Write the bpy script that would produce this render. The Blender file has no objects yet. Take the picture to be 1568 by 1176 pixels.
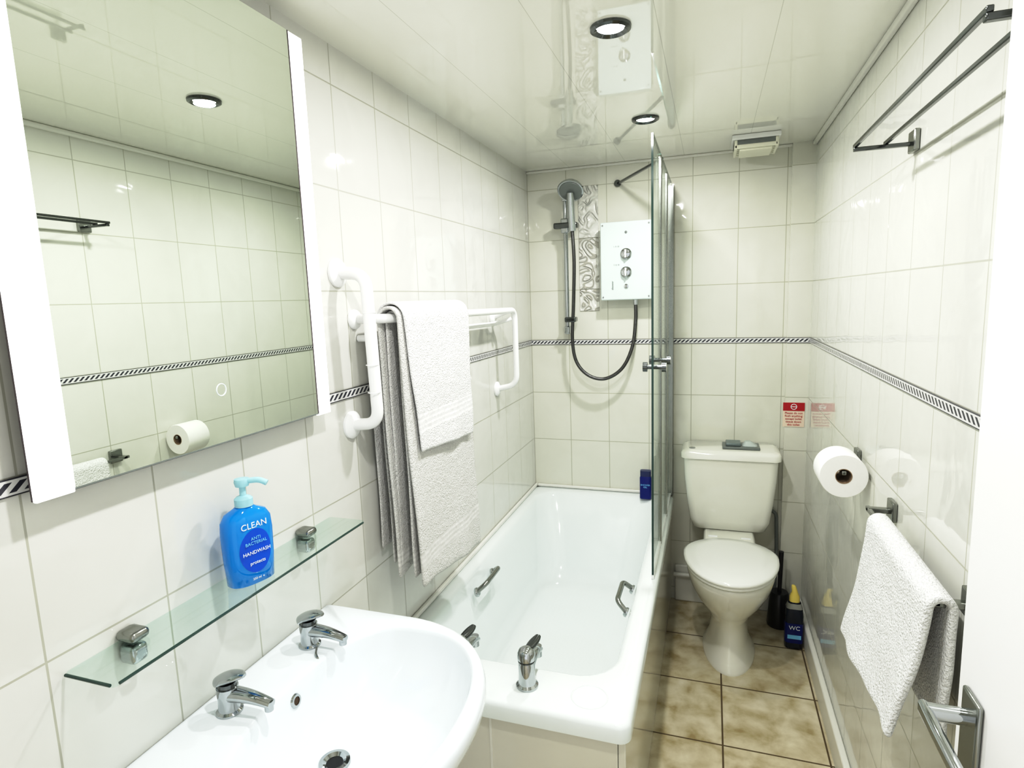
import bpy, bmesh, math, random
from mathutils import Vector, Matrix
random.seed(3)
scn = bpy.context.scene
COL = scn.collection
try:
    scn.view_settings.view_transform = 'Standard'
    scn.view_settings.look = 'None'
    vs = scn.view_settings
    vs.use_curve_mapping = True
    cv = vs.curve_mapping.curves[3]
    cv.points[0].location = (0, 0); cv.points[1].location = (1, 1)
    for p in ((.08, .05), (.30, .295), (.62, .72)): cv.points.new(*p)
    vs.curve_mapping.update()
except Exception: pass

# ---------------------------------------------------------------- materials
def mat(name, color=(1,1,1), rough=.3, metal=0, spec=.5, emis=None, es=0, trans=0, ior=1.45, coat=0, bump=None):
    m = bpy.data.materials.new(name); m.use_nodes = True
    nt = m.node_tree; b = nt.nodes['Principled BSDF']
    b.inputs['Base Color'].default_value = (*color, 1)
    b.inputs['Roughness'].default_value = rough
    b.inputs['Metallic'].default_value = metal
    b.inputs['Specular IOR Level'].default_value = spec
    b.inputs['Transmission Weight'].default_value = trans
    b.inputs['IOR'].default_value = ior
    b.inputs['Coat Weight'].default_value = coat
    if emis:
        b.inputs['Emission Color'].default_value = (*emis, 1)
        b.inputs['Emission Strength'].default_value = es
    if bump:
        sc, st, dist = bump
        tc = nt.nodes.new('ShaderNodeTexCoord'); n = nt.nodes.new('ShaderNodeTexNoise')
        n.inputs['Scale'].default_value = sc; n.inputs['Detail'].default_value = 2
        bp = nt.nodes.new('ShaderNodeBump'); bp.inputs['Strength'].default_value = st; bp.inputs['Distance'].default_value = dist
        nt.links.new(tc.outputs['Object'], n.inputs['Vector']); nt.links.new(n.outputs['Fac'], bp.inputs['Height'])
        nt.links.new(bp.outputs['Normal'], b.inputs['Normal'])
    return m

class NB:
    def __init__(s, m): s.nt = m.node_tree; s.b = s.nt.nodes['Principled BSDF']
    def m(s, op, a, b=None, c=None):
        n = s.nt.nodes.new('ShaderNodeMath'); n.operation = op
        for i, v in enumerate((a, b, c)):
            if v is None: continue
            if isinstance(v, (int, float)): n.inputs[i].default_value = v
            else: s.nt.links.new(v, n.inputs[i])
        return n.outputs[0]
    def coord(s):
        t = s.nt.nodes.new('ShaderNodeTexCoord'); x = s.nt.nodes.new('ShaderNodeSeparateXYZ')
        s.nt.links.new(t.outputs['Object'], x.inputs[0]); return t.outputs['Object'], x.outputs
    def noise(s, vec, scale, detail=3, dist=0):
        n = s.nt.nodes.new('ShaderNodeTexNoise'); n.inputs['Scale'].default_value = scale
        n.inputs['Detail'].default_value = detail; n.inputs['Distortion'].default_value = dist
        s.nt.links.new(vec, n.inputs['Vector']); return n.outputs['Fac']
    def mix(s, f, a, b):
        n = s.nt.nodes.new('ShaderNodeMix'); n.data_type = 'RGBA'
        s.nt.links.new(f, n.inputs[0])
        for i, v in ((6, a), (7, b)):
            if isinstance(v, tuple): n.inputs[i].default_value = (*v, 1)
            else: s.nt.links.new(v, n.inputs[i])
        return n.outputs[2]
    def ramp(s, f, stops):
        n = s.nt.nodes.new('ShaderNodeValToRGB'); s.nt.links.new(f, n.inputs[0])
        e = n.color_ramp.elements
        while len(e) < len(stops): e.new(.5)
        for i, (p, c) in enumerate(stops): e[i].position = p; e[i].color = (*c, 1)
        return n.outputs[0]
    def bump(s, h, st, dist, normal=None):
        n = s.nt.nodes.new('ShaderNodeBump'); n.inputs['Strength'].default_value = st; n.inputs['Distance'].default_value = dist
        s.nt.links.new(h, n.inputs['Height'])
        if normal is not None: s.nt.links.new(normal, n.inputs['Normal'])
        return n.outputs[0]
    def set(s, k, v): s.nt.links.new(v, s.b.inputs[k])

ZB0, ZB1 = 1.312, 1.336
def tile_mat(name, ax, u0, col):
    m = mat(name, col, .09, spec=.6); n = NB(m)
    vec, xyz = n.coord(); u = xyz[ax]; v = xyz[2]
    fu = n.m('FRACT', n.m('DIVIDE', n.m('SUBTRACT', u, u0), .2))
    vv = n.m('SUBTRACT', n.m('SUBTRACT', v, ZB0 - 5), n.m('MULTIPLY', n.m('GREATER_THAN', v, 1.324), ZB1 - ZB0))
    fv = n.m('FRACT', n.m('DIVIDE', vv, .25))
    w = .0034
    def line(f, size):
        d = n.m('MULTIPLY', n.m('ABSOLUTE', n.m('SUBTRACT', f, .5)), size)
        return n.m('GREATER_THAN', d, size/2 - w/2)
    g = n.m('MAXIMUM', line(fu, .2), line(fv, .25))
    big = n.noise(vec, 6, 2, .8)
    tc = n.mix(big, tuple(c*.95 for c in col), tuple(min(1, c*1.04) for c in col))
    n.set('Base Color', n.mix(g, tc, (col[0]*.66, col[1]*.66, col[2]*.61)))
    n.set('Roughness', n.m('ADD', n.m('MULTIPLY', g, .5), .035))
    wob = n.bump(big, .28, .006)
    n.set('Normal', n.bump(n.m('SUBTRACT', 1, g), .4, .0015, wob))
    return m

M_tileL = tile_mat('glazed_tile_left', 1, 1.52, (.71, .71, .67))
M_tileR = tile_mat('glazed_tile_right', 1, 1.56, (.73, .735, .685))
M_tileB = tile_mat('glazed_tile_back', 0, .111, (.73, .73, .655))

def floor_mat():
    m = mat('stone_floor_tile', (.5,.42,.28), .25); n = NB(m); vec, xyz = n.coord()
    w = .006
    def line(c, o):
        f = n.m('FRACT', n.m('DIVIDE', n.m('SUBTRACT', c, o), .335))
        return n.m('GREATER_THAN', n.m('MULTIPLY', n.m('ABSOLUTE', n.m('SUBTRACT', f, .5)), .335), .1675 - w/2)
    g = n.m('MAXIMUM', line(xyz[0], .055), line(xyz[1], 1.965))
    ns = n.noise(vec, 12, 10, .2)
    c1 = n.ramp(ns, [(.30, (.42,.34,.19)), (.44, (.58,.51,.35)), (.56, (.68,.62,.46)), (.74, (.79,.74,.60))])
    n.set('Base Color', n.mix(g, c1, (.14, .10, .055)))
    n.set('Roughness', n.m('ADD', n.m('MULTIPLY', g, .4), .2))
    n.set('Normal', n.bump(n.m('SUBTRACT', ns, n.m('MULTIPLY', g, .8)), .25, .003))
    return m
M_floor = floor_mat()

def ceil_mat():
    m = mat('pvc_ceiling_panel', (.80,.80,.75), .025, spec=.85, coat=.5); n = NB(m); vec, xyz = n.coord()
    m.node_tree.nodes['Principled BSDF'].inputs['Coat Roughness'].default_value = .02
    f = n.m('FRACT', n.m('DIVIDE', n.m('SUBTRACT', xyz[0], -.128), .27))
    g = n.m('GREATER_THAN', n.m('MULTIPLY', n.m('ABSOLUTE', n.m('SUBTRACT', f, .5)), .27), .135-.0009)
    n.set('Base Color', n.mix(g, (.84,.84,.78), (.62,.62,.57)))
    return m
M_ceil = ceil_mat()

def border_mat(name, ax):
    m = mat(name, (.8,.8,.8), .2); n = NB(m); vec, xyz = n.coord()
    zc = n.m('SUBTRACT', xyz[2], (ZB0+ZB1)/2)
    s = n.m('SINE', n.m('MULTIPLY', n.m('ADD', xyz[ax], n.m('MULTIPLY', zc, -1.1)), 2*math.pi/.019))
    dark = n.m('GREATER_THAN', s, 0)
    inside = n.m('LESS_THAN', n.m('ABSOLUTE', zc), .007)
    edge = n.m('GREATER_THAN', n.m('ABSOLUTE', zc), .0103)
    dd = n.m('MULTIPLY', dark, inside)
    n.set('Base Color', n.mix(n.m('MAXIMUM', dd, edge), (.75,.75,.74), (.05,.05,.065)))
    return m
M_bordL = border_mat('rope_border_side', 1); M_bordB = border_mat('rope_border_back', 0)

M_white = mat('white_ceramic', (.84,.89,.92), .06, spec=.6, coat=.3)
M_toilet = mat('cream_ceramic', (.86,.86,.79), .07, spec=.6, coat=.3)
M_seat = mat('toilet_seat_plastic', (.88,.89,.85), .12)
M_bath = mat('bath_acrylic', (.84,.89,.88), .07, spec=.6, coat=.3)
_n = NB(M_bath); _v, _x = _n.coord()
_dots = _n.m('MULTIPLY', _n.m('MULTIPLY', _n.m('GREATER_THAN', _n.m('SINE', _n.m('MULTIPLY', _x[1], 330)), 0), _n.m('GREATER_THAN', _n.m('SINE', _n.m('MULTIPLY', _x[0], 330)), 0)), _n.m('LESS_THAN', _x[2], .144))
_n.set('Normal', _n.bump(_dots, .35, .0015))
M_panel = mat('bath_panel_acrylic', (.74,.73,.65), .10, spec=.6)
M_door = mat('door_gloss_paint', (.92,.92,.92), .3, bump=(40,.05,.001))
M_trim = mat('white_trim_paint', (.82,.82,.77), .3)
M_plastic = mat('white_plastic', (.86,.87,.86), .22)
M_rail = mat('white_rail_coating', (.93,.935,.93), .18)
M_chrome = mat('chrome', (.50,.52,.53), .06, 1)
M_dchrome = mat('dark_chrome', (.16,.17,.17), .12, 1)
M_steel = mat('brushed_steel', (.33,.34,.32), .22, 1)
M_black = mat('black_plastic', (.015,.015,.017), .3)
M_grey = mat('grey_plastic', (.20,.22,.21), .35)
M_mirror = mat('mirror_silver', (.82,.86,.80), .003, 1)
M_lamp = mat('lamp_diffuser', (1,1,1), .4, emis=(1,.99,1.0), es=1.3)
M_spot = mat('spot_lens', (1,1,1), .4, emis=(1,.98,.93), es=20)
M_paper = mat('toilet_paper', (.90,.90,.87), .9, bump=(60,.3,.002))
M_card = mat('cardboard', (.30,.22,.15), .9)
M_navy = mat('navy_plastic', (.003,.012,.17), .25)
M_yellow = mat('yellow_plastic', (.85,.70,.20), .35)
M_blue = mat('blue_soap', (.0,.32,.88), .05, trans=.25, ior=1.35, coat=.5)
M_pump = mat('pale_blue_pump', (.50,.83,.92), .2, trans=.2)
M_label = mat('label_blue', (.005,.10,.60), .3)
M_lblue = mat('label_light_blue', (.25,.62,.90), .35)
M_lwhite = mat('label_white', (.85,.9,.93), .4)
M_red = mat('sign_red', (.45,.02,.03), .4)
M_signw = mat('sign_white', (.82,.70,.58), .4)
M_showerbox = mat('shower_unit_plastic', (.72,.81,.79), .10, coat=.4)
M_darkcase = mat('cabinet_edge', (.10,.08,.09), .3)

def towel_mat(name, c, za, zb_):
    m = mat(name, c, .95, spec=.1); n = NB(m); vec, xyz = n.coord()
    fine = n.noise(vec, 240, 2); mid = n.noise(vec, 45, 1)
    band = n.m('MULTIPLY', n.m('GREATER_THAN', xyz[2], za), n.m('LESS_THAN', xyz[2], zb_))
    st = n.m('MULTIPLY', n.m('GREATER_THAN', n.m('FRACT', n.m('MULTIPLY', xyz[2], 70)), .55), band)
    h = n.m('SUBTRACT', n.m('ADD', n.m('MULTIPLY', fine, n.m('SUBTRACT', 1, band)), n.m('MULTIPLY', mid, .6)), n.m('MULTIPLY', st, .5))
    n.set('Normal', n.bump(h, .9, .007))
    dark = n.mix(fine, tuple(x*.78 for x in c), tuple(min(1, x*1.1) for x in c))
    n.set('Base Color', n.mix(n.m('MULTIPLY', st, .35), dark, tuple(x*.6 for x in c)))
    return m
M_tow_h = towel_mat('hand_towel_terry', (.91,.91,.91), 1.20, 1.25)
M_tow_b = towel_mat('bath_towel_terry', (.80,.795,.775), .82, .87)
M_tow_m = towel_mat('small_towel_terry', (.91,.92,.91), .0, .01)

def glass_mat(name, tint, refl=1.0):
    m = bpy.data.materials.new(name); m.use_nodes = True; nt = m.node_tree
    nt.nodes.clear(); o = nt.nodes.new('ShaderNodeOutputMaterial')
    t = nt.nodes.new('ShaderNodeBsdfTransparent'); t.inputs[0].default_value = (*tint, 1)
    g = nt.nodes.new('ShaderNodeBsdfGlossy'); g.inputs['Roughness'].default_value = .01
    g.inputs[0].default_value = (.95,.98,.96,1)
    lw = nt.nodes.new('ShaderNodeLayerWeight'); lw.inputs[0].default_value = .5
    p = nt.nodes.new('ShaderNodeMath'); p.operation = 'POWER'; p.inputs[1].default_value = 5
    ml = nt.nodes.new('ShaderNodeMath'); ml.operation = 'MULTIPLY_ADD'; ml.inputs[1].default_value = .93*refl; ml.inputs[2].default_value = .045
    mx = nt.nodes.new('ShaderNodeMixShader')
    nt.links.new(lw.outputs['Facing'], p.inputs[0]); nt.links.new(p.outputs[0], ml.inputs[0]); nt.links.new(ml.outputs[0], mx.inputs[0])
    nt.links.new(t.outputs[0], mx.inputs[1]); nt.links.new(g.outputs[0], mx.inputs[2]); nt.links.new(mx.outputs[0], o.inputs[0])
    return m
M_glass = glass_mat('screen_glass', (.95,.97,.96), .7)
M_shelf = glass_mat('shelf_glass', (.92,.965,.95), 1.0)
M_gedge = mat('glass_edge', (.04,.075,.065), .1)

# ---------------------------------------------------------------- builders
def group(name, loc=(0,0,0)):
    e = bpy.data.objects.new(name, None); COL.objects.link(e); e.location = loc; e.empty_display_size = .05
    return e
def fin(me, name, m, parent=None, smooth=True, bevel=0, subs=0, seg=3, angle=35):
    ob = bpy.data.objects.new(name, me); COL.objects.link(ob)
    if m: me.materials.append(m)
    if smooth:
        for p in me.polygons: p.use_smooth = True
        try: me.set_sharp_from_angle(angle=math.radians(angle))
        except Exception: pass
    if bevel:
        md = ob.modifiers.new('Bevel', 'BEVEL'); md.width = bevel; md.segments = seg; md.limit_method = 'ANGLE'
        for p in me.polygons: p.use_smooth = True
    if subs:
        md = ob.modifiers.new('Subsurf', 'SUBSURF'); md.levels = subs; md.render_levels = subs
    if parent:
        ob.parent = parent; ob.matrix_parent_inverse = Matrix.Translation(-parent.location)
    return ob
def box(name, x0,x1,y0,y1,z0,z1, m, parent=None, bevel=0, seg=3):
    me = bpy.data.meshes.new(name); bm = bmesh.new()
    bmesh.ops.create_cube(bm, size=1)
    for v in bm.verts: v.co = Vector((x0+(v.co.x+.5)*(x1-x0), y0+(v.co.y+.5)*(y1-y0), z0+(v.co.z+.5)*(z1-z0)))
    bm.to_mesh(me); bm.free()
    return fin(me, name, m, parent, smooth=bool(bevel), bevel=bevel, seg=seg)
def loft(name, rings, m, parent=None, cap0=True, cap1=True, subs=0, closed=True, angle=35, bevel=0):
    me = bpy.data.meshes.new(name); bm = bmesh.new(); R = []
    for r in rings: R.append([bm.verts.new(p) for p in r])
    n = len(R[0])
    for a, b in zip(R, R[1:]):
        for i in range(n if closed else n-1):
            j = (i+1) % n; bm.faces.new((a[i], a[j], b[j], b[i]))
    if cap0 and closed: bm.faces.new(list(reversed(R[0])))
    if cap1 and closed: bm.faces.new(R[-1])
    bmesh.ops.recalc_face_normals(bm, faces=bm.faces[:])
    bm.to_mesh(me); bm.free()
    return fin(me, name, m, parent, subs=subs, angle=angle, bevel=bevel)
def frame(d):
    d = Vector(d).normalized(); a = Vector((0,0,1)) if abs(d.z) < .9 else Vector((1,0,0))
    u = d.cross(a).normalized(); return u, d.cross(u).normalized()
def cyl(name, p0, p1, r0, m, parent=None, r1=None, n=32, bevel=0):
    r1 = r0 if r1 is None else r1; p0 = Vector(p0); p1 = Vector(p1); u, v = frame(p1-p0)
    rg = [[p + (u*math.cos(2*math.pi*i/n) + v*math.sin(2*math.pi*i/n))*r for i in range(n)] for p, r in ((p0,r0),(p1,r1))]
    return loft(name, rg, m, parent, bevel=bevel)
def revolve(name, c, prof, m, parent=None, n=40, axis=(0,0,1)):
    c = Vector(c); ax = Vector(axis).normalized(); u, v = frame(ax)
    rg = [[c + ax*h + (u*math.cos(2*math.pi*i/n) + v*math.sin(2*math.pi*i/n))*max(r,1e-4) for i in range(n)] for r, h in prof]
    return loft(name, rg, m, parent, cap0=prof[0][0] < .001, cap1=prof[-1][0] < .001)
def fillet(pts, r, seg=8):
    P = [Vector(p) for p in pts]; out = [P[0]]
    for i in range(1, len(P)-1):
        a, b, c = P[i-1], P[i], P[i+1]; d0 = (a-b); d1 = (c-b)
        rr = min(r, d0.length*.49, d1.length*.49); s = b + d0.normalized()*rr; e = b + d1.normalized()*rr
        for k in range(seg+1):
            t = k/seg; out.append((1-t)**2*s + 2*t*(1-t)*b + t*t*e)
    out.append(P[-1]); return out
def tube(name, pts, r, m, parent=None, fil=0, n=16, sq=False):
    P = fillet(pts, fil) if fil else [Vector(p) for p in pts]
    rings = []; prev = None
    for i, p in enumerate(P):
        d = (P[min(i+1,len(P)-1)] - P[max(i-1,0)]).normalized()
        if prev is None: u, v = frame(d)
        else:
            u = prev - d*prev.dot(d); u.normalize(); v = d.cross(u)
        prev = u
        nn = 4 if sq else n; off = math.pi/4 if sq else 0; R = r*1.414 if sq else r
        rings.append([p + (u*math.cos(2*math.pi*k/nn+off) + v*math.sin(2*math.pi*k/nn+off))*R for k in range(nn)])
    return loft(name, rings, m, parent)
def spline(pts, n=12):
    P = [Vector(p) for p in pts]; out = []
    Q = [P[0]*2-P[1]] + P + [P[-1]*2-P[-2]]
    for i in range(1, len(Q)-2):
        a,b,c,d = Q[i-1:i+3]
        for k in range(n):
            t = k/n; out.append(.5*((2*b)+(c-a)*t+(2*a-5*b+4*c-d)*t*t+(3*b-a-3*c+d)*t**3))
    out.append(P[-1]); return out
def torus(name, c, axis, R, r, m, parent=None, n=40):
    c = Vector(c); u, v = frame(axis); ax = Vector(axis).normalized()
    rg = []
    for i in range(n+1):
        a = 2*math.pi*i/n; d = u*math.cos(a)+v*math.sin(a)
        rg.append([c + d*(R+r*math.cos(b)) + ax*r*math.sin(b) for b in [2*math.pi*k/12 for k in range(12)]])
    return loft(name, rg, m, parent, cap0=False, cap1=False)
def text(name, s, size, origin, right, up, m, parent, ext=.0004):
    cu = bpy.data.curves.new(name, 'FONT'); cu.body = s; cu.size = size; cu.extrude = ext; cu.align_x = 'CENTER'; cu.align_y = 'CENTER'
    ob = bpy.data.objects.new(name+'_t', cu); COL.objects.link(ob)
    dg = bpy.context.evaluated_depsgraph_get(); me = bpy.data.meshes.new_from_object(ob.evaluated_get(dg))
    bpy.data.objects.remove(ob)
    R = Vector(right).normalized(); U = Vector(up).normalized(); N = R.cross(U)
    M = Matrix((( R.x,U.x,N.x,origin[0]),(R.y,U.y,N.y,origin[1]),(R.z,U.z,N.z,origin[2]),(0,0,0,1)))
    me.transform(M); me.materials.clear()
    return fin(me, name, m, parent, smooth=False)
def rrect(x0,x1,y0,y1,r,z,k=8):
    pts = []
    for cx,cy,a0 in ((x1-r,y0+r,-90),(x1-r,y1-r,0),(x0+r,y1-r,90),(x0+r,y0+r,180)):
        for i in range(k+1):
            a = math.radians(a0+90*i/k); pts.append(Vector((cx+r*math.cos(a), cy+r*math.sin(a), z)))
    return pts

# ---------------------------------------------------------------- room
XL, XR, YB, ZC, YF = -.89, .421, 2.96, 2.18, -.02
box('wall_left', XL-.1, XL, YF-.1, YB+.1, 0, ZC, M_tileL)
box('wall_right', XR, XR+.1, YF-.1, YB+.1, 0, ZC, M_tileR)
box('wall_back', XL, XR, YB, YB+.1, 0, ZC, M_tileB)
box('floor', XL-.1, XR+.1, -1.3, YB+.1, -.08, 0, M_floor)
box('ceiling', XL-.1, XR+.1, YF-.1, YB+.1, ZC, ZC+.08, M_ceil)
wf = group('wall_front')
box('pier_a', XL, -.47, YF-.1, YF, 0, ZC, M_tileB, wf)
box('pier_b', .36, XR, YF-.1, YF, 0, ZC, M_tileB, wf)
box('header', -.47, .36, YF-.1, YF, 2.0, ZC, M_tileB, wf)
box('wall_back_pipe_boxing', .326, XR, YB-.022, YB, 0, ZC, M_tileB)
YC = YB-.022
box('trim_1', XL, XL+.004, 0, YB, ZB0, ZB1, M_bordL)
box('trim_2', XL+.004, .326, YB-.004, YB, ZB0, ZB1, M_bordB)
box('trim_3', XR-.004, XR, 0, YC, ZB0, ZB1, M_bordL)
box('trim_4', .326, XR-.004, YC-.004, YC, ZB0, ZB1, M_bordB)
box('trim_5', XR-.018, XR, 0, YC, ZC-.018, ZC, M_trim, bevel=.006)
box('trim_6', XL, XR-.02, YB-.012, YB, ZC-.012, ZC, M_trim, bevel=.004)
box('baseboard_right', XR-.022, XR, .86, YC, 0, .10, M_trim, bevel=.006)
box('baseboard_back', -.16, .326, YB-.02, YB, 0, .19, M_trim, bevel=.006)
cyl('heating_pipe', (-.165, YB-.04, .15), (-.035, YB-.04, .15), .011, M_trim)
# ---------------------------------------------------------------- bath
bath = group('bathtub', (-.53, 2.11, 0))
bx0,bx1,by0,by1 = XL+.001, -.168, 1.26, YB-.001
N=8
def lerp(a,b,t): return a+(b-a)*t
rings = [rrect(bx0+.012,bx1-.012,by0+.012,by1-.003,.02,.50,N), rrect(bx0,bx1,by0,by1,.03,.505,N), rrect(bx0,bx1,by0,by1,.03,.54,N),
         rrect(bx0+.003,bx1-.004,by0+.004,by1-.003,.032,.548,N), rrect(bx0+.01,bx1-.012,by0+.012,by1-.01,.035,.552,N)]
ix0,ix1,iy0,iy1 = -.842,-.232,1.43,2.885
rings += [rrect(ix0-.012,ix1+.012,iy0-.012,iy1+.012,.12,.551,N), rrect(ix0,ix1,iy0,iy1,.115,.545,N), rrect(ix0+.008,ix1-.008,iy0+.008,iy1-.01,.11,.53,N)]
b = (-.775,-.30,1.53,2.68)
for t in (.15,.35,.6,.8):
    rings.append(rrect(lerp(ix0+.008,b[0],t),lerp(ix1-.008,b[1],t),lerp(iy0+.008,b[2],t),lerp(iy1-.01,b[3],t**.9),.12,lerp(.53,.19,t),N))
rings.append(rrect(b[0]-.002,b[1]+.002,b[2],b[3]-.01,.12,.165,N))
rings.append(rrect(b[0]+.03,b[1]-.03,b[2]+.03,b[3]-.06,.1,.145,N))
rings.append(rrect(b[0]+.1,b[1]-.1,b[2]+.12,b[3]-.2,.05,.14,N))
loft('tub_shell', rings, M_bath, bath, cap0=False, angle=60)
box('side_panel', bx1-.03, bx1-.012, by0+.012, by1, 0.0, .505, M_panel, bath, bevel=.003)
box('end_panel', bx0, bx1-.031, by0+.012, by0+.03, 0.0, .505, M_panel, bath, bevel=.003)
box('panel_joint', -.525, -.519, by0+.010, by0+.0125, 0.02, .50, M_trim, bath)
box('sealing_strip_side', XL+.001, XL+.014, by0, by1, .552, .568, M_trim, bath, bevel=.004)
box('sealing_strip_back', XL+.014, bx1-.02, by1-.013, by1, .552, .566, M_trim, bath, bevel=.004)
torus('soap_recess', (-.28, 1.345, .551), (0,0,1), .045, .002, M_bath, bath)
cyl('drain', (-.53, 1.70, .141), (-.53, 1.70, .146), .03, M_chrome, bath)
for sx, nm in ((-.795, 'grip_left'), (-.272, 'grip_right')):
    s = 1 if sx < -.5 else -1
    tube(nm, [(sx-.012*s,1.885,.49),(sx+.022*s,1.90,.52),(sx+.022*s,2.04,.52),(sx-.012*s,2.055,.49)], .009, M_steel, bath, fil=.02)
    for yy in (1.888, 2.052): revolve(nm+'_cap', (sx-.014*s, yy, .487), [(.0,0),(.017,0),(.017,.006),(.012,.012),(0,.013)], M_chrome, bath, axis=(s,0,.4))

def tap(name, base, dr, parent, up=1.0, sc=1.0, lev=.062):
    g = parent; b = Vector(base); d = Vector(dr).normalized(); s = Vector((-d.y, d.x, 0)); Z = Vector((0,0,1))
    revolve(name+'_body', b, [(0,0),(.027*sc,0),(.027*sc,.004*sc),(.022*sc,.008*sc),(.021*sc,.03*sc*up),(.0225*sc,.05*sc*up),(.022*sc,.058*sc*up),(0,.06*sc*up)], M_chrome, g)
    rg = []
    zo = .060*(up-1)
    for i in range(9):
        t = i/8; p = b + d*(.0+.105*t)*sc + Z*(.040+zo+.006*math.sin(t*3.0)-.010*t)*sc
        w = lerp(.020,.012,t)*sc; h = lerp(.017,.009,t)*sc
        rg.append([p + s*w*math.cos(a) + Z*h*math.sin(a) for a in [2*math.pi*k/16 for k in range(16)]])
    loft(name+'_spout', rg, M_chrome, g)
    e = b + d*.098*sc + Z*(.030+zo)*sc
    cyl(name+'_nozzle', e+Z*.006, e-Z*.014*sc, .010*sc, M_chrome, g, r1=.009*sc)
    rg = []
    for i in range(13):
        t = i/12; p = b + d*lerp(-.026,lev,t)*sc + Z*((lerp(.066,.094,t) - .010*(t-.4)**2*2) + zo)*sc
        w = .023*sc*math.sin(math.pi*min(max(t*.86+.1,0),1))**.6; h = lerp(.018,.006,t**.7)*sc*math.sin(math.pi*(.12+.8*t))**.5
        rg.append([p + s*w*math.cos(a) + (Z - d*.25)*h*math.sin(a) for a in [2*math.pi*k/16 for k in range(16)]])
    loft(name+'_lever', rg, M_chrome, g)
    cyl(name+'_neck', b+Z*.055*sc*up, b+Z*(.068+zo)*sc, .019*sc, M_dchrome, g)
def bath_tap(x, y, z):
    g = group('bath_tap', (x,y,z)); b = Vector((x,y,z)); Z = Vector((0,0,1))
    revolve('body', b, [(0,0),(.029,0),(.029,.005),(.023,.010),(.0215,.03),(.022,.062),(.020,.068),(.020,.073),(.0235,.076),(.0235,.090),(.019,.101),(.010,.107),(0,.108)], M_chrome, g)
    torus('collar', b+Z*.071, (0,0,1), .0205, .002, M_dchrome, g)
    rg = []
    for i in range(9):
        t = i/8; p = b + Vector((0,.11*t,.048+.012*math.sin(t*3)-.012*t)); w = lerp(.019,.013,t); h = lerp(.018,.010,t)
        rg.append([p + Vector((w*math.cos(a),0,h*math.sin(a))) for a in [2*math.pi*k/16 for k in range(16)]])
    loft('spout', rg, M_chrome, g)
    cyl('nozzle', b+Vector((0,.10,.052)), b+Vector((0,.10,.022)), .012, M_chrome, g)
    rg = []
    for i in range(10):
        t = i/9; p = b + Vector((.016*t, .008+.050*t, .092+.016*t)); w = lerp(.012,.015,t)*math.sin(math.pi*(.2+.72*t))**.5; h = lerp(.010,.006,t)
        rg.append([p + Vector((w*math.cos(a),-h*.4*math.sin(a),h*math.sin(a))) for a in [2*math.pi*k/16 for k in range(16)]])
    loft('lever', rg, M_dchrome, g)
bath_tap(-.444,1.345,.552); bath_tap(-.63,1.345,.552)

# ---------------------------------------------------------------- shower screen
sc = group('shower_screen', (-.178,2.5,.56))
ys = [2.945, 2.64, 2.33, 2.02]; sx = -.186; zt, zb = 2.06, .556
for i in range(3):
    box('pane_%d'%i, sx-.003, sx+.003, ys[i+1]+.004, ys[i]-.004, zb+.012, zt, M_glass, sc)
    box('top_edge_%d'%i, sx-.0032, sx+.0032, ys[i+1]+.004, ys[i]-.004, zt, zt+.002, M_gedge, sc)
box('wall_profile', sx-.015, sx+.015, 2.93, YB-.001, zb, zt-.01, M_steel, sc, bevel=.003)
for y in ys[1:3]:
    box('hinge_strip', sx-.007, sx+.007, y-.007, y+.007, zb, zt-.01, M_steel, sc, bevel=.003)
box('leading_edge', sx-.0035, sx+.0035, ys[3], ys[3]+.006, zb+.012, zt, M_gedge, sc)
box('bottom_seal', sx-.005, sx+.005, ys[3], 2.93, zb-.003, zb+.013, M_plastic, sc)
for yy in (2.33, 2.10):
    cyl('knob_stem', (sx-.035,yy,1.30), (sx+.035,yy,1.30), .008, M_dchrome, sc)
    cyl('knob_a', (sx+.025,yy,1.30), (sx+.04,yy,1.30), .017, M_dchrome, sc)
    cyl('knob_b', (sx-.04,yy,1.30), (sx-.025,yy,1.30), .017, M_dchrome, sc)
tube('support_stay', [(-.434, YB-.002, 2.083), (-.19, 2.45, 2.068)], .007, M_dchrome, sc)
cyl('stay_rose', (-.434, YB-.001, 2.083), (-.434, YB-.014, 2.083), .016, M_dchrome, sc)

# ---------------------------------------------------------------- electric shower
es = group('electric_shower', (-.387, 2.9, 1.71))
box('back_case', -.497,-.278, 2.90, YB-.001, 1.54, 1.88, M_showerbox, es, bevel=.012)
box('front_cover', -.507,-.268, 2.868, 2.905, 1.53, 1.895, M_showerbox, es, bevel=.006)
for z, r in ((1.745,.026),(1.66,.026)):
    revolve('dial', (-.385,2.868,z), [(0,0),(r,0),(r,.006),(r*.8,.009),(r*.75,.022),(0,.024)], M_chrome, es, axis=(0,-1,0))
    box('dial_grip', -.389,-.381, 2.836, 2.846, z-.019, z+.019, M_plastic, es, bevel=.002)
    text('scale', 'I  II  III', .010, (-.43,2.867,z+.035), (1,0,0), (0,0,1), M_grey, es)
revolve('start_button', (-.385,2.868,1.595), [(0,0),(.010,0),(.010,.005),(0,.006)], M_chrome, es, axis=(0,-1,0))
revolve('indicator', (-.385,2.868,1.845), [(0,0),(.006,0),(.006,.003),(0,.004)], M_grey, es, axis=(0,-1,0))
text('brand_plate', 'shower', .014, (-.45,2.867,1.60), (0,0,1), (-1,0,0), M_grey, es)
for x in (-.495,-.28):
    for z in (1.545,1.88): revolve('screw', (x,2.868,z), [(0,0),(.004,0),(.004,.002),(0,.0025)], M_chrome, es, axis=(0,-1,0))
cyl('outlet', (-.345,2.90,1.545), (-.345,2.90,1.505), .012, M_chrome, es)

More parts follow.
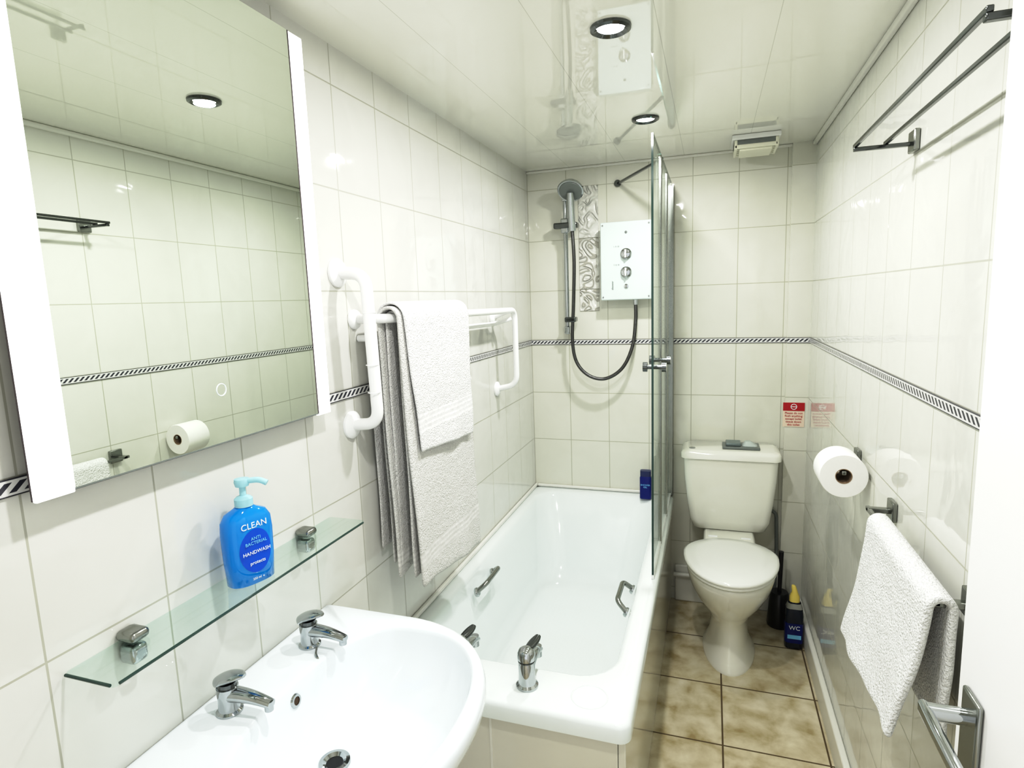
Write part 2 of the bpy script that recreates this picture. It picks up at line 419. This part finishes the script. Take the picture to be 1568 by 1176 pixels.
sr = group('shower_riser_rail', (-.68, 2.9, 1.7))
RX, RY = -.680, 2.895
cyl('rail', (RX,RY,1.37), (RX,RY,2.05), .011, M_chrome, sr)
for z in (1.39, 2.03):
    box('bracket', RX-.014, RX+.014, RY-.015, YB-.001, z-.02, z+.02, M_chrome, sr, bevel=.006)
box('slider', RX-.055, RX+.062, RY-.03, RY+.015, 1.882, 1.910, M_dchrome, sr, bevel=.007)
box('slider_core', RX-.02, RX+.02, RY-.025, RY+.015, 1.86, 1.93, M_chrome, sr, bevel=.007)
hp0 = Vector((RX+.045, RY-.055, 1.865)); hp1 = Vector((RX+.045, RY-.08, 2.035))
tube('handset_handle', [hp0, hp0.lerp(hp1,.5)+Vector((0,-.004,0)), hp1], .018, M_chrome, sr)
revolve('handset_head', hp1+Vector((0,.025,.035)), [(0,0),(.034,0.002),(.058,.018),(.063,.03),(.061,.036),(0,.037)], M_chrome, sr, axis=(.0,-.6,-.7))
revolve('handset_face', hp1+Vector((0,.025,.035))+Vector((0,-.6,-.7)).normalized()*.0372, [(0,0),(.054,0),(.052,.003),(0,.003)], M_grey, sr, axis=(0,-.6,-.7))
hose = spline([(RX+.045,RY-.055,1.87),(RX+.050,RY-.05,1.72),(RX+.040,RY-.035,1.52),(RX+.03,RY-.03,1.34),(RX+.05,RY-.03,1.23),(RX+.11,RY-.03,1.165),
               (RX+.19,RY-.025,1.15),(RX+.27,RY-.02,1.20),(RX+.318,RY-.01,1.30),(RX+.334,RY,1.42),(-.345,2.90,1.508)], 14)
tube('hose', hose, .0085, mat('hose_metal', (.13,.13,.13), .3, 1, bump=(300,.6,.002)), sr, n=12)
box('hose_ring', RX-.005, RX+.05, RY-.045, RY+.01, 1.43, 1.455, M_dchrome, sr, bevel=.006)

def decor():
    m = mat('embossed_decor_tile', (.78,.78,.76), .08, spec=.8); n = NB(m); vec, xyz = n.coord()
    ns = n.noise(vec, 11, 0, 1.6)
    rid = n.m('ABSOLUTE', n.m('SUBTRACT', n.m('FRACT', n.m('MULTIPLY', ns, 5)), .5))
    k = n.m('MULTIPLY', n.m('GREATER_THAN', rid, .30), n.m('ADD', .15, n.m('MULTIPLY', .75, n.m('LESS_THAN', xyz[2], 1.8375))))
    n.set('Base Color', n.mix(k, (.80,.80,.75), (.45,.44,.39)))
    n.set('Normal', n.bump(rid, 1, .012)); return m
M_dec = decor()
dt = group('decorative_wall_tile', (-.578,YB,1.7))
for a, b_ in ((1.48,1.586),(1.589,1.836),(1.839,2.086)):
    box('panel', -.628,-.530, YB-.005, YB-.0005, a, b_, M_dec, dt, bevel=.0015)

# ---------------------------------------------------------------- shower gel on rim
sg = group('shower_gel_bottle', (-.298,2.875,.552))
loft('body', [rrect(-.326,-.270,2.855,2.895,.012,z,4) if s==1 else rrect(-.326+s,-.270-s,2.855+s,2.895-s,.008,z,4) for z,s in ((.5525,.004),(.556,1),(.66,1),(.668,.003))], M_navy, sg)
loft('cap', [rrect(-.324,-.272,2.857,2.893,.011,z,4) for z in (.668,.695)], mat('gel_cap', (.03,.04,.12),.3), sg)
text('label', 'SHOWER\nGEL', .011, (-.298,2.8545,.62), (1,0,0), (0,0,1), M_lblue, sg)

# ---------------------------------------------------------------- toilet
TX = .088
to = group('toilet', (TX, 2.6, 0))
def oval(cx, cy, rx, rf, rb, z, n=40, p=1.0):
    out = []
    for i in range(n):
        a = 2*math.pi*i/n; c, s_ = math.cos(a), math.sin(a)
        e = p
        x = cx + rx*math.copysign(abs(c)**e, c); y = cy + (rb if s_ > 0 else rf)*math.copysign(abs(s_)**e, s_)
        out.append(Vector((x, y, z)))
    return out
rg = [oval(TX,2.60,.108,.235,.17,0), oval(TX,2.60,.108,.235,.17,.012), oval(TX,2.60,.094,.210,.16,.03), oval(TX,2.60,.080,.185,.15,.08), oval(TX,2.60,.076,.175,.15,.14),
      oval(TX,2.60,.082,.180,.155,.185), oval(TX,2.59,.110,.205,.165,.23), oval(TX,2.57,.142,.230,.18,.28), oval(TX,2.55,.165,.25,.20,.335), oval(TX,2.545,.176,.27,.21,.385), oval(TX,2.545,.178,.275,.21,.41), oval(TX,2.545,.17,.268,.205,.417)]
loft('pan', rg, M_toilet, to, angle=80)
loft('pan_shelf', [rrect(TX-w,TX+w,2.66,2.935,.03,z,5) for w,z in ((.09,.33),(.105,.36),(.11,.44),(.10,.452))], M_toilet, to, angle=60)
loft('seat', [oval(TX,2.545,.180,.280,.165,.418), oval(TX,2.545,.186,.286,.168,.423), oval(TX,2.545,.184,.284,.165,.432)], M_seat, to)
loft('lid', [oval(TX,2.545,.186,.287,.165,.4335), oval(TX,2.545,.191,.292,.168,.438), oval(TX,2.545,.190,.290,.166,.446), oval(TX,2.545,.180,.280,.158,.452),
             oval(TX,2.545,.13,.21,.12,.455), oval(TX,2.545,.05,.1,.05,.456)], M_seat, to, angle=80)
for dx in (-.07,.07): cyl('hinge', (TX+dx-.02,2.715,.445), (TX+dx+.02,2.715,.445), .011, M_plastic, to)
box('hinge_bar', TX-.10,TX+.10,2.70,2.725,.41,.448, M_seat, to, bevel=.006)
cr = []
for z, w, f, bk in ((.452,.150,2.80,2.94),(.458,.160,2.79,2.945),(.50,.175,2.778,2.95),(.60,.188,2.768,2.95),(.70,.198,2.762,2.95),(.795,.203,2.758,2.95)):
    cr.append(rrect(TX-w,TX+w,f,bk,.035,z,6))
loft('cistern', cr, M_toilet, to, angle=50)
lr = [rrect(TX-w,TX+w,f,2.952,.035,z,6) for z,w,f in ((.796,.206,2.755),(.80,.214,2.748),(.822,.214,2.748),(.833,.208,2.754),(.838,.19,2.772))]
loft('cistern_lid', lr, M_toilet, to, angle=60)
revolve('flush_button', (TX-.165,2.80,.8375), [(0,0),(.014,0),(.014,.004),(0,.006)], M_chrome, to)
tube('supply_pipe', [(TX+.19,2.935,.52),(TX+.215,2.935,.50),(TX+.22,2.935,.30),(TX+.21,2.925,0)], .008, M_grey, to, fil=.04)

cw = group('wipes_pack', (.13,2.85,.838))
box('tray', .055,.215, 2.80,2.90,.8385,.850, M_grey, cw, bevel=.003)
box('pack', .07,.135, 2.815,2.89,.8505,.864, mat('pack_grey',(.20,.24,.24),.3), cw, bevel=.004)
loft('tissue', [rrect(.14+i*.004,.205-i*.009,2.82+i*.003,2.88-i*.008,.012,.8505+i*.007,3) for i in range(4)], mat('pack_light',(.55,.60,.58),.5), cw)

sg2 = group('notice_sign', (.37, YC, .985))
box('card', .318,.408, YC-.003, YC-.0005, .925,1.038, M_signw, sg2)
box('header', .318,.408, YC-.0045, YC-.003, 1.000,1.038, M_red, sg2)
torus('icon_ring', (.363, YC-.0047, 1.019), (0,1,0), .012, .0016, M_lwhite, sg2)
box('icon_bar', .353,.373, YC-.0055, YC-.0045, 1.0175,1.0205, M_lwhite, sg2)
text('words', 'Please do not\nflush anything\nexcept toilet\ntissue down\nthis toilet', .0135, (.363,YC-.0035,.962), (1,0,0), (0,0,1), M_red, sg2)
ef = group('extractor_fan', (.17,2.80,2.15))
M_fan = mat('fan_cream',(.78,.78,.66),.35)
box('base', .07,.255, 2.68,2.86, 2.160, 2.1795, M_plastic, ef, bevel=.004)
box('grille_body', .08,.245, 2.69,2.85, 2.140, 2.160, M_grey, ef, bevel=.003)
for i in range(5): box('slat', .08,.245, 2.688+i*.036,2.706+i*.036, 2.126, 2.142, M_fan, ef, bevel=.004)
box('cover', .10,.225, 2.70,2.84, 2.118, 2.127, M_fan, ef, bevel=.004)
for x in (.08,.235): box('side_rib', x,x+.012, 2.688,2.852, 2.124,2.160, M_fan, ef, bevel=.003)

for i, y in enumerate((.72, 1.507, 2.29)):
    g = group('recessed_downlight', (-.235,y,ZC))
    revolve('bezel', (-.235,y,ZC-.0005), [(.033,0),(.049,0),(.048,-.006),(.040,-.010),(.032,-.004)], M_dchrome, g)
    revolve('lens', (-.235,y,ZC-.001), [(0,0),(.0325,0),(.032,-.002),(0,-.003)], M_spot, g)
    l = bpy.data.lights.new('lamp', 'AREA'); l.shape = 'DISK'; l.size = .06; l.energy = 7.5; l.color = (1,.995,.98)
    lo = bpy.data.objects.new('lamp', l); COL.objects.link(lo); lo.parent = g; lo.location = (0,0,-.012)

# ---------------------------------------------------------------- toilet brush + cleaner
tb = group('toilet_brush', (.315,2.84,0))
revolve('holder', (.315,2.83,0), [(0,0),(.05,0),(.052,.01),(.045,.10),(.040,.16),(.036,.165),(0,.165)], M_black, tb)
cyl('handle', (.315,2.83,.165), (.318,2.83,.36), .009, M_black, tb, r1=.011)
cb = group('toilet_cleaner_bottle', (.36,2.66,0))
def bod(z,w,d,cx=.357,cy=2.66,r=.016): return rrect(cx-w,cx+w,cy-d,cy+d,min(r,d*.95),z,5)
loft('body', [bod(0.001,.032,.024),bod(.006,.036,.028),bod(.15,.036,.028),bod(.19,.032,.025),bod(.215,.019,.017)], mat('cleaner_black',(.01,.015,.03),.2), cb, angle=60)
loft('label', [bod(.03,.0367,.0287),bod(.12,.0367,.0287)], M_navy, cb, cap0=False, cap1=False)
text('label_words', 'WC', .026, (.357,2.6305,.10), (1,0,0), (0,0,1), M_lwhite, cb)
box('label_band', .330,.384, 2.6300,2.6313, .05,.068, M_lblue, cb)
loft('shoulder', [bod(.185,.0335,.0265),bod(.207,.026,.021)], mat('shoulder_grey',(.35,.36,.33),.3), cb, cap0=False, cap1=False)
loft('cap', [bod(.213,.021,.019),bod(.235,.020,.018),bod(.255,.012,.012),bod(.28,.009,.009,cx=.352),bod(.284,.006,.006,cx=.350)], M_yellow, cb, angle=60)

# ---------------------------------------------------------------- mirror cabinet
mc = group('illuminated_mirror_cabinet', (XL, .84, 1.7))
my0,my1,mz0,mz1,mx = .515,1.165,1.302,2.125,-.85
box('case', XL+.0005, mx-.012, my0+.045, my1-.012, mz0+.03, mz1-.01, M_trim, mc)
box('back_plate', mx-.0125, mx-.0085, my0+.001, my1-.001, mz0+.001, mz1-.001, M_darkcase, mc)
box('mirror_glass', mx-.0085, mx, my0+.052, my1-.046, mz0+.006, mz1, M_mirror, mc)
box('light_strip_near', mx-.0085, mx+.0, my0, my0+.052, mz0, mz1, M_lamp, mc, bevel=.002)
box('light_strip_far', mx-.0085, mx+.0, my1-.046, my1, mz0, mz1, M_lamp, mc, bevel=.002)
box('mirror_edge_far', mx-.006, mx+.0006, my1-.048, my1-.0455, mz0+.006, mz1, M_darkcase, mc)
box('mirror_edge_bottom', mx-.006, mx+.0006, my0+.052, my1-.046, mz0+.004, mz0+.0065, M_grey, mc)
torus('touch_switch', (mx+.0003,.845,1.405), (1,0,0), .011, .0009, M_lwhite, mc)

# ---------------------------------------------------------------- glass shelf + soap
gs = group('glass_shelf', (XL,.86,1.034))
loft('glass', [rrect(XL+.002,-.790,.54,1.18,.006,z,4) for z in (1.028,1.034)], M_shelf, gs)
tube('front_edge', [(-.7895,.548,1.031),(-.7895,1.172,1.031)], .0024, M_gedge, gs, n=8)
tube('near_edge', [(XL+.004,.5395,1.031),(-.797,.5395,1.031)], .0024, M_gedge, gs, n=8)
for y in (.635,1.065):
    box('bracket_top', XL+.0005, XL+.040, y-.017, y+.017, 1.0345, 1.052, M_steel, gs, bevel=.008)
    box('bracket_bottom', XL+.0005, XL+.034, y-.015, y+.015, .996, 1.0275, M_chrome, gs, bevel=.008)

SY = .85
sb = group('hand_soap_bottle', (-.835,SY,1.034))
C = Vector((-.830,SY,1.0342)); Wv = Vector((.30,.95,0)).normalized(); Nv = Vector((.95,-.30,0)).normalized(); Zv = Vector((0,0,1))
def sec(w, d, z, a0=0, a1=360, n=40, off=0, e=.75):
    out = []
    cnt = n if a1-a0 >= 360 else n+1
    for i in range(cnt):
        a = math.radians(a0+(a1-a0)*i/n); c, s_ = math.cos(a), math.sin(a)
        out.append(C + Nv*(d+off)*math.copysign(abs(c)**e, c) + Wv*(w+off)*math.copysign(abs(s_)**e, s_) + Zv*z)
    return out
prof = [(.034,.020,0),(.043,.027,.004),(.046,.028,.05),(.0475,.0285,.100),(.0455,.028,.124),(.037,.024,.138),(.020,.016,.146),(.014,.014,.150)]
loft('body', [sec(w,d,z) for w,d,z in prof], M_blue, sb, angle=70)
cl = C + Nv*.0288 + Zv*.068
ov = [[cl + Wv*(.031*r*math.cos(a)) + Zv*(.042*r*math.sin(a)) - Nv*(.0045*(r*math.cos(a))**2 - .0006) for a in [2*math.pi*k/40 for k in range(40)]] for r in (1,.75,.5,.25,.02)]
loft('label', ov, M_label, sb, cap0=False)
f0 = C + Nv*.0302
text('brand', 'CLEAN', .0165, f0+Zv*.117-Nv*.0018, Wv, Zv, M_lwhite, sb)
text('words', 'ANTI\nBACTERIAL', .0085, f0+Zv*.088, Wv, Zv, M_lblue, sb)
text('words_b', 'HANDWASH', .0095, f0+Zv*.066, Wv, Zv, M_lwhite, sb)
text('words_c', 'protects', .009, f0+Zv*.046, Wv, Zv, M_lwhite, sb)
text('words_d', '250 ml  e', .006, f0+Zv*.014-Nv*.0025, Wv, Zv, M_lwhite, sb)
revolve('collar', C+Zv*.150, [(0,0),(.0165,0),(.0165,.014),(.012,.018),(.006,.020),(.0055,.045),(0,.045)], M_pump, sb)
revolve('pump_head', C+Zv*.188, [(0,0),(.012,0),(.014,.008),(.013,.014),(0,.016)], M_pump, sb)
tube('pump_nozzle', [C+Zv*.197, C+Zv*.199+Vector((.03,.012,0)), C+Zv*.192+Vector((.043,.017,0))], .0055, M_pump, sb, fil=.008)

# ---------------------------------------------------------------- basin
ba = group('wash_basin', (-.66,.85,0))
OC = (-.665,.85); cx, cy = -.60,.85
def outline_pt(a, g=0):
    d = (math.cos(a), math.sin(a)); lo, hi = 0, .6
    def inside(x,y):
        hw = .305-g
        if x <= OC[0]:
            return x >= XL+.001 and abs(y-OC[1]) <= hw
        return ((x-OC[0])/(.278-g))**2.15 + (abs(y-OC[1])/hw)**2.15 <= 1
    for _ in range(40):
        mid = (lo+hi)/2
        if inside(cx+d[0]*mid, cy+d[1]*mid): lo = mid
        else: hi = mid
    return cx+d[0]*lo, cy+d[1]*lo
NA = 128
angs = [2*math.pi*i/NA for i in range(NA)]
for yy in (.545,1.155):
    ca = math.atan2(yy-cy, XL+.001-cx) % (2*math.pi); k = min(range(NA), key=lambda i: abs(angs[i]-ca)); angs[k] = ca
def outer(g, z): return [Vector((*outline_pt(a, g), z)) for a in angs]
def inner(rf, rb, ry, z, xc=-.60, eb=.62):
    o = []
    for a in angs:
        c, s_ = math.cos(a), math.sin(a); e = .9 if c > 0 else eb; ey = .9
        o.append(Vector((xc + (rf if c>0 else rb)*math.copysign(abs(c)**e,c), cy + ry*math.copysign(abs(s_)**ey,s_), z)))
    return o
ZR = .822
def mixr(A,B,t,z): return [Vector((a.x*(1-t)+b.x*t, a.y*(1-t)+b.y*t, z)) for a,b in zip(A,B)]
O = outer(0, ZR); ped = inner(.06,.22,.10,0,-.67,.9)
R = [mixr(O,ped,.92,.60), mixr(O,ped,.72,.64), mixr(O,ped,.42,.69), mixr(O,ped,.15,.745), outer(.006,.775), outer(.0,.79), outer(0,.808), outer(.004,.818), outer(.012,ZR)]
R += [inner(.186,.176,.260,ZR-.0005), inner(.182,.171,.255,ZR-.0035), inner(.180,.168,.252,ZR-.010), inner(.175,.165,.244,.790), inner(.163,.158,.222,.755), inner(.142,.145,.188,.722),
      inner(.112,.12,.14,.697,-.610), inner(.078,.085,.09,.686,-.63), inner(.035,.035,.035,.683,-.66,.9), inner(.022,.022,.022,.680,-.675,.9)]
loft('bowl', R, M_white, ba, cap0=False, cap1=True, angle=75)
loft('pedestal', [oval(-.72,.85,.11,.12,.12,0,40,.8),oval(-.72,.85,.10,.11,.11,.03,40,.8),oval(-.74,.85,.085,.09,.09,.4,40,.8),oval(-.73,.85,.10,.12,.12,.63,40,.8)], M_white, ba)
revolve('waste_ring', (-.675,.85,.681), [(.012,0),(.030,.001),(.029,.006),(.022,.007),(.016,.002)], M_chrome, ba)
revolve('waste_hole', (-.675,.85,.6815), [(0,0),(.016,0),(.016,.001),(0,.001)], M_black, ba)
revolve('overflow_ring', (-.7645,.862,.786), [(.008,0),(.014,0),(.012,.004),(.008,.004)], M_chrome, ba, axis=(.98,0,.15))
revolve('overflow_hole', (-.765,.862,.786), [(0,0),(.009,0),(.009,.003),(0,.003)], mat('overflow_dark',(.08,.05,.03),.6), ba, axis=(.98,0,.15))
t = group('basin_tap', (-.820,.985,ZR)); tap('tap', (-.820,.985,ZR), (.95,.02,0), t, sc=.86, lev=.045)
chain = spline([(-.795,.975,.825),(-.782,.955,.826),(-.772,.947,.822),(-.764,.945,.80),(-.762,.94,.78)],8)
tube('plug_chain', chain, .0022, M_steel, ba, n=8)
t = group('basin_tap', (-.828,.765,ZR)); tap('tap', (-.828,.765,ZR), (.95,.08,0), t, sc=.86, lev=.045)

# ---------------------------------------------------------------- grab rails
gr = group('grab_rail', (XL,1.29,1.44))
def flange(nm, p, g, r=.036): 
    revolve(nm, p, [(0,0),(r,0),(r,.006),(r*.85,.012),(r*.5,.016),(0,.017)], M_rail, g, axis=(1,0,0))
gx = -.807
tube('bar', [(XL+.004,1.285,1.631),(gx,1.285,1.625),(gx,1.30,1.247),(XL+.004,1.30,1.241)], .0155, M_rail, gr, fil=.06)
flange('flange_top', (XL+.0005,1.285,1.631), gr); flange('flange_bottom', (XL+.0005,1.30,1.241), gr)
for z in (1.53,1.40,1.33): torus('joint', (gx,1.29,z), (0,0.04,-1), .0157, .0012, M_rail, gr)

tr = group('towel_rail', (XL,1.9,1.5))
tube('outer_bar', [(XL+.004,1.345,1.513),(-.795,1.345,1.513),(-.795,2.405,1.505),(-.795,2.405,1.185),(XL+.004,2.405,1.165)], .0125, M_rail, tr, fil=.045)
tube('inner_bar', [(XL+.002,1.36,1.462),(-.862,1.36,1.462),(-.862,2.33,1.452),(-.80,2.37,1.47)], .009, M_rail, tr, fil=.02)
flange('flange_far', (XL+.0005,2.405,1.165), tr, .032); flange('flange_near', (XL+.0005,1.345,1.513), tr, .026)
tube('end_loop', [(-.795,2.38,1.505),(-.83,2.38,1.50),(XL+.003,2.38,1.475)], .011, M_rail, tr, fil=.03)
flange('flange_loop', (XL+.0005,2.38,1.475), tr, .030)
torus('towel_hook', (-.868,2.02,1.265), (0,1,.2), .018,.004, M_rail, tr)
cyl('hook_base', (XL+.0005,2.02,1.275),(XL+.012,2.02,1.275), .014, M_rail, tr)

# ---------------------------------------------------------------- towels
def drape(name, y0, y1, xb, zb, r, fl, bl, m, parent, flare=.01, bflare=0, slope=0, taper=0, amp=.004, ph=0, side=1, thick=.007, ny=36, bslope=0, twist=0):
    me = bpy.data.meshes.new(name); bm = bmesh.new(); rows = []
    prof = []
    nf = 26
    for i in range(nf): 
        s = 1 - i/nf; prof.append(('f', s))
    for i in range(9): prof.append(('t', i/8))
    for i in range(1, nf+1): prof.append(('b', i/nf))
    for j in range(ny+1):
        t = j/ny; row = []
        for k, s in prof:
            y = lerp(y0, y1, t)
            if k == 'f':
                L = fl + slope*(t-.5); d = s
                x = r + flare*s**1.5 + twist*s*(t-.5); z = -L*s
                y += taper*s*(.5-t)*2
            elif k == 't':
                a = math.pi*s; x = r*math.cos(a); z = r*math.sin(a); d = 0
            else:
                L = bl + bslope*(t-.5); d = s; x = -r - bflare*s**1.5; z = -L*s; y += taper*s*(.5-t)
            w = amp*d*(math.sin(t*9+ph+d*1.3) + .6*math.sin(t*19+2*ph)+.4*math.sin(d*11+t*4+ph))
            row.append(bm.verts.new((xb + side*(x + w), y + .003*d*math.sin(d*9+ph), zb + z)))
        rows.append(row)
    for a, b_ in zip(rows, rows[1:]):
        for i in range(len(a)-1): bm.faces.new((a[i], a[i+1], b_[i+1], b_[i]))
    bmesh.ops.recalc_face_normals(bm, faces=bm.faces[:])
    bm.to_mesh(me); bm.free()
    ob = fin(me, name, m, parent, angle=80)
    sd = ob.modifiers.new('Solid','SOLIDIFY'); sd.thickness = thick; sd.offset = 0
    ss = ob.modifiers.new('Sub','SUBSURF'); ss.levels = 1; ss.render_levels = 1
    return ob
bt = group('bath_towel', (-.8,1.6,1.5))
drape('folded_layer_a', 1.385,1.80,-.862,1.462,.0135,.63,.60,M_tow_b,bt,flare=.008,amp=.0012,ph=1, thick=.006, slope=-.02)
drape('folded_layer_b', 1.375,1.815,-.795,1.512,.0175,.72,.69,M_tow_b,bt,flare=.010,amp=.003,ph=2.2, thick=.008, bflare=-.005)
drape('folded_layer_c', 1.355,1.81,-.795,1.512,.029,.765,.72,M_tow_b,bt,flare=.020,amp=.004,ph=.4, thick=.009, bflare=-.008, slope=.05, taper=.01)
ht = group('hand_towel', (-.78,1.6,1.5))
drape('cloth', 1.370,1.80,-.795,1.513,.040,.380,.20,M_tow_h,ht,flare=.014,amp=.003,ph=1.2, thick=.008, slope=.03, taper=.03, bflare=-.01)

# ---------------------------------------------------------------- right wall fixtures
def rose(nm, y, z, g, s=.023):
    box(nm, XR-.012, XR-.0005, y-s, y+s, z-s, z+s, M_steel, g, bevel=.003)
rk = group('towel_rack', (.36,1.2,1.865))
for x in (.302,.362): box('bar', x-.004,x+.004,.88,1.575,1.861,1.869, M_dchrome, rk, bevel=.0015)
for y in (.885,1.566):
    box('arm', .298,XR-.01,y-.006,y+.006,1.852,1.861, M_dchrome, rk, bevel=.002)
    rose('rose', y, 1.862, rk)
hr = group('hand_towel_rail', (.38,1.3,1.02))
box('bar', .362,.372,1.105,1.585,1.013,1.023, M_steel, hr, bevel=.002)
for y in (1.113,1.57):
    box('arm', .362,XR-.01,y-.008,y+.008,1.012,1.024, M_steel, hr, bevel=.002); rose('rose', y, 1.02, hr, .024)
fc = group('face_towel', (.36,1.3,1.02))
drape('cloth', 1.085,1.49,.368,1.016,.018,.262,.25,M_tow_m,fc,flare=.046,bflare=.0,amp=.0035,ph=.6,side=-1,thick=.014,slope=.03)

rh = group('toilet_roll_holder', (.353,1.85,1.04))
rose('rose', 1.935, 1.055, rh)
box('arm', .347,XR-.01,1.928,1.942,1.036,1.05, M_steel, rh, bevel=.003)
box('rod', .347,.359,1.785,1.942,1.037,1.049, M_steel, rh, bevel=.003)
trl = group('toilet_roll', (.353,1.84,1.035))
revolve('paper', (.353,1.79,1.033), [(.021,0),(.060,0),(.0615,.003),(.0615,.102),(.060,.105),(.021,.105),(.021,0)], M_paper, trl, axis=(0,1,0))
revolve('core', (.353,1.7895,1.033), [(.0195,0),(.0215,0),(.0215,.106),(.0195,.106),(.0195,0)], M_card, trl, axis=(0,1,0))

# ---------------------------------------------------------------- door
dr = group('door_1', (.32,.05,0))
box('leaf', .296,.34,.02,.808,.008,1.98, M_door, dr, bevel=.002)
box('handle_plate', .289,.2955,.735,.780,.915,1.078, M_steel, dr, bevel=.003)
cyl('handle_spindle', (.2895,.765,1.045),(.250,.765,1.045), .010, M_chrome, dr)
box('handle_lever', .243,.255,.645,.777,1.036,1.054, M_chrome, dr, bevel=.005)
cyl('lock_turn', (.2895,.757,.965),(.27,.757,.965), .010, M_chrome, dr)
box('door_latch', .31,.33,.8075,.811,.96,1.10, M_steel, dr)

# ---------------------------------------------------------------- world + camera
w = bpy.data.worlds.new('hall_light'); scn.world = w; w.use_nodes = True
w.node_tree.nodes['Background'].inputs[0].default_value = (.97,.985,1,1); w.node_tree.nodes['Background'].inputs[1].default_value = 1.1
cam = bpy.data.cameras.new('Camera'); co = bpy.data.objects.new('Camera', cam); COL.objects.link(co)
f = 905; cam.sensor_width = 36; cam.lens = 36*f/1568; cam.clip_start = .01
M3 = Matrix(((.9479,-.01235,.3186),(.3169,.1450,-.9373),(-.0346,.9894,.1413)))
co.matrix_world = Matrix.Translation((0,0,1.55)) @ M3.to_quaternion().to_matrix().to_4x4()
scn.camera = co
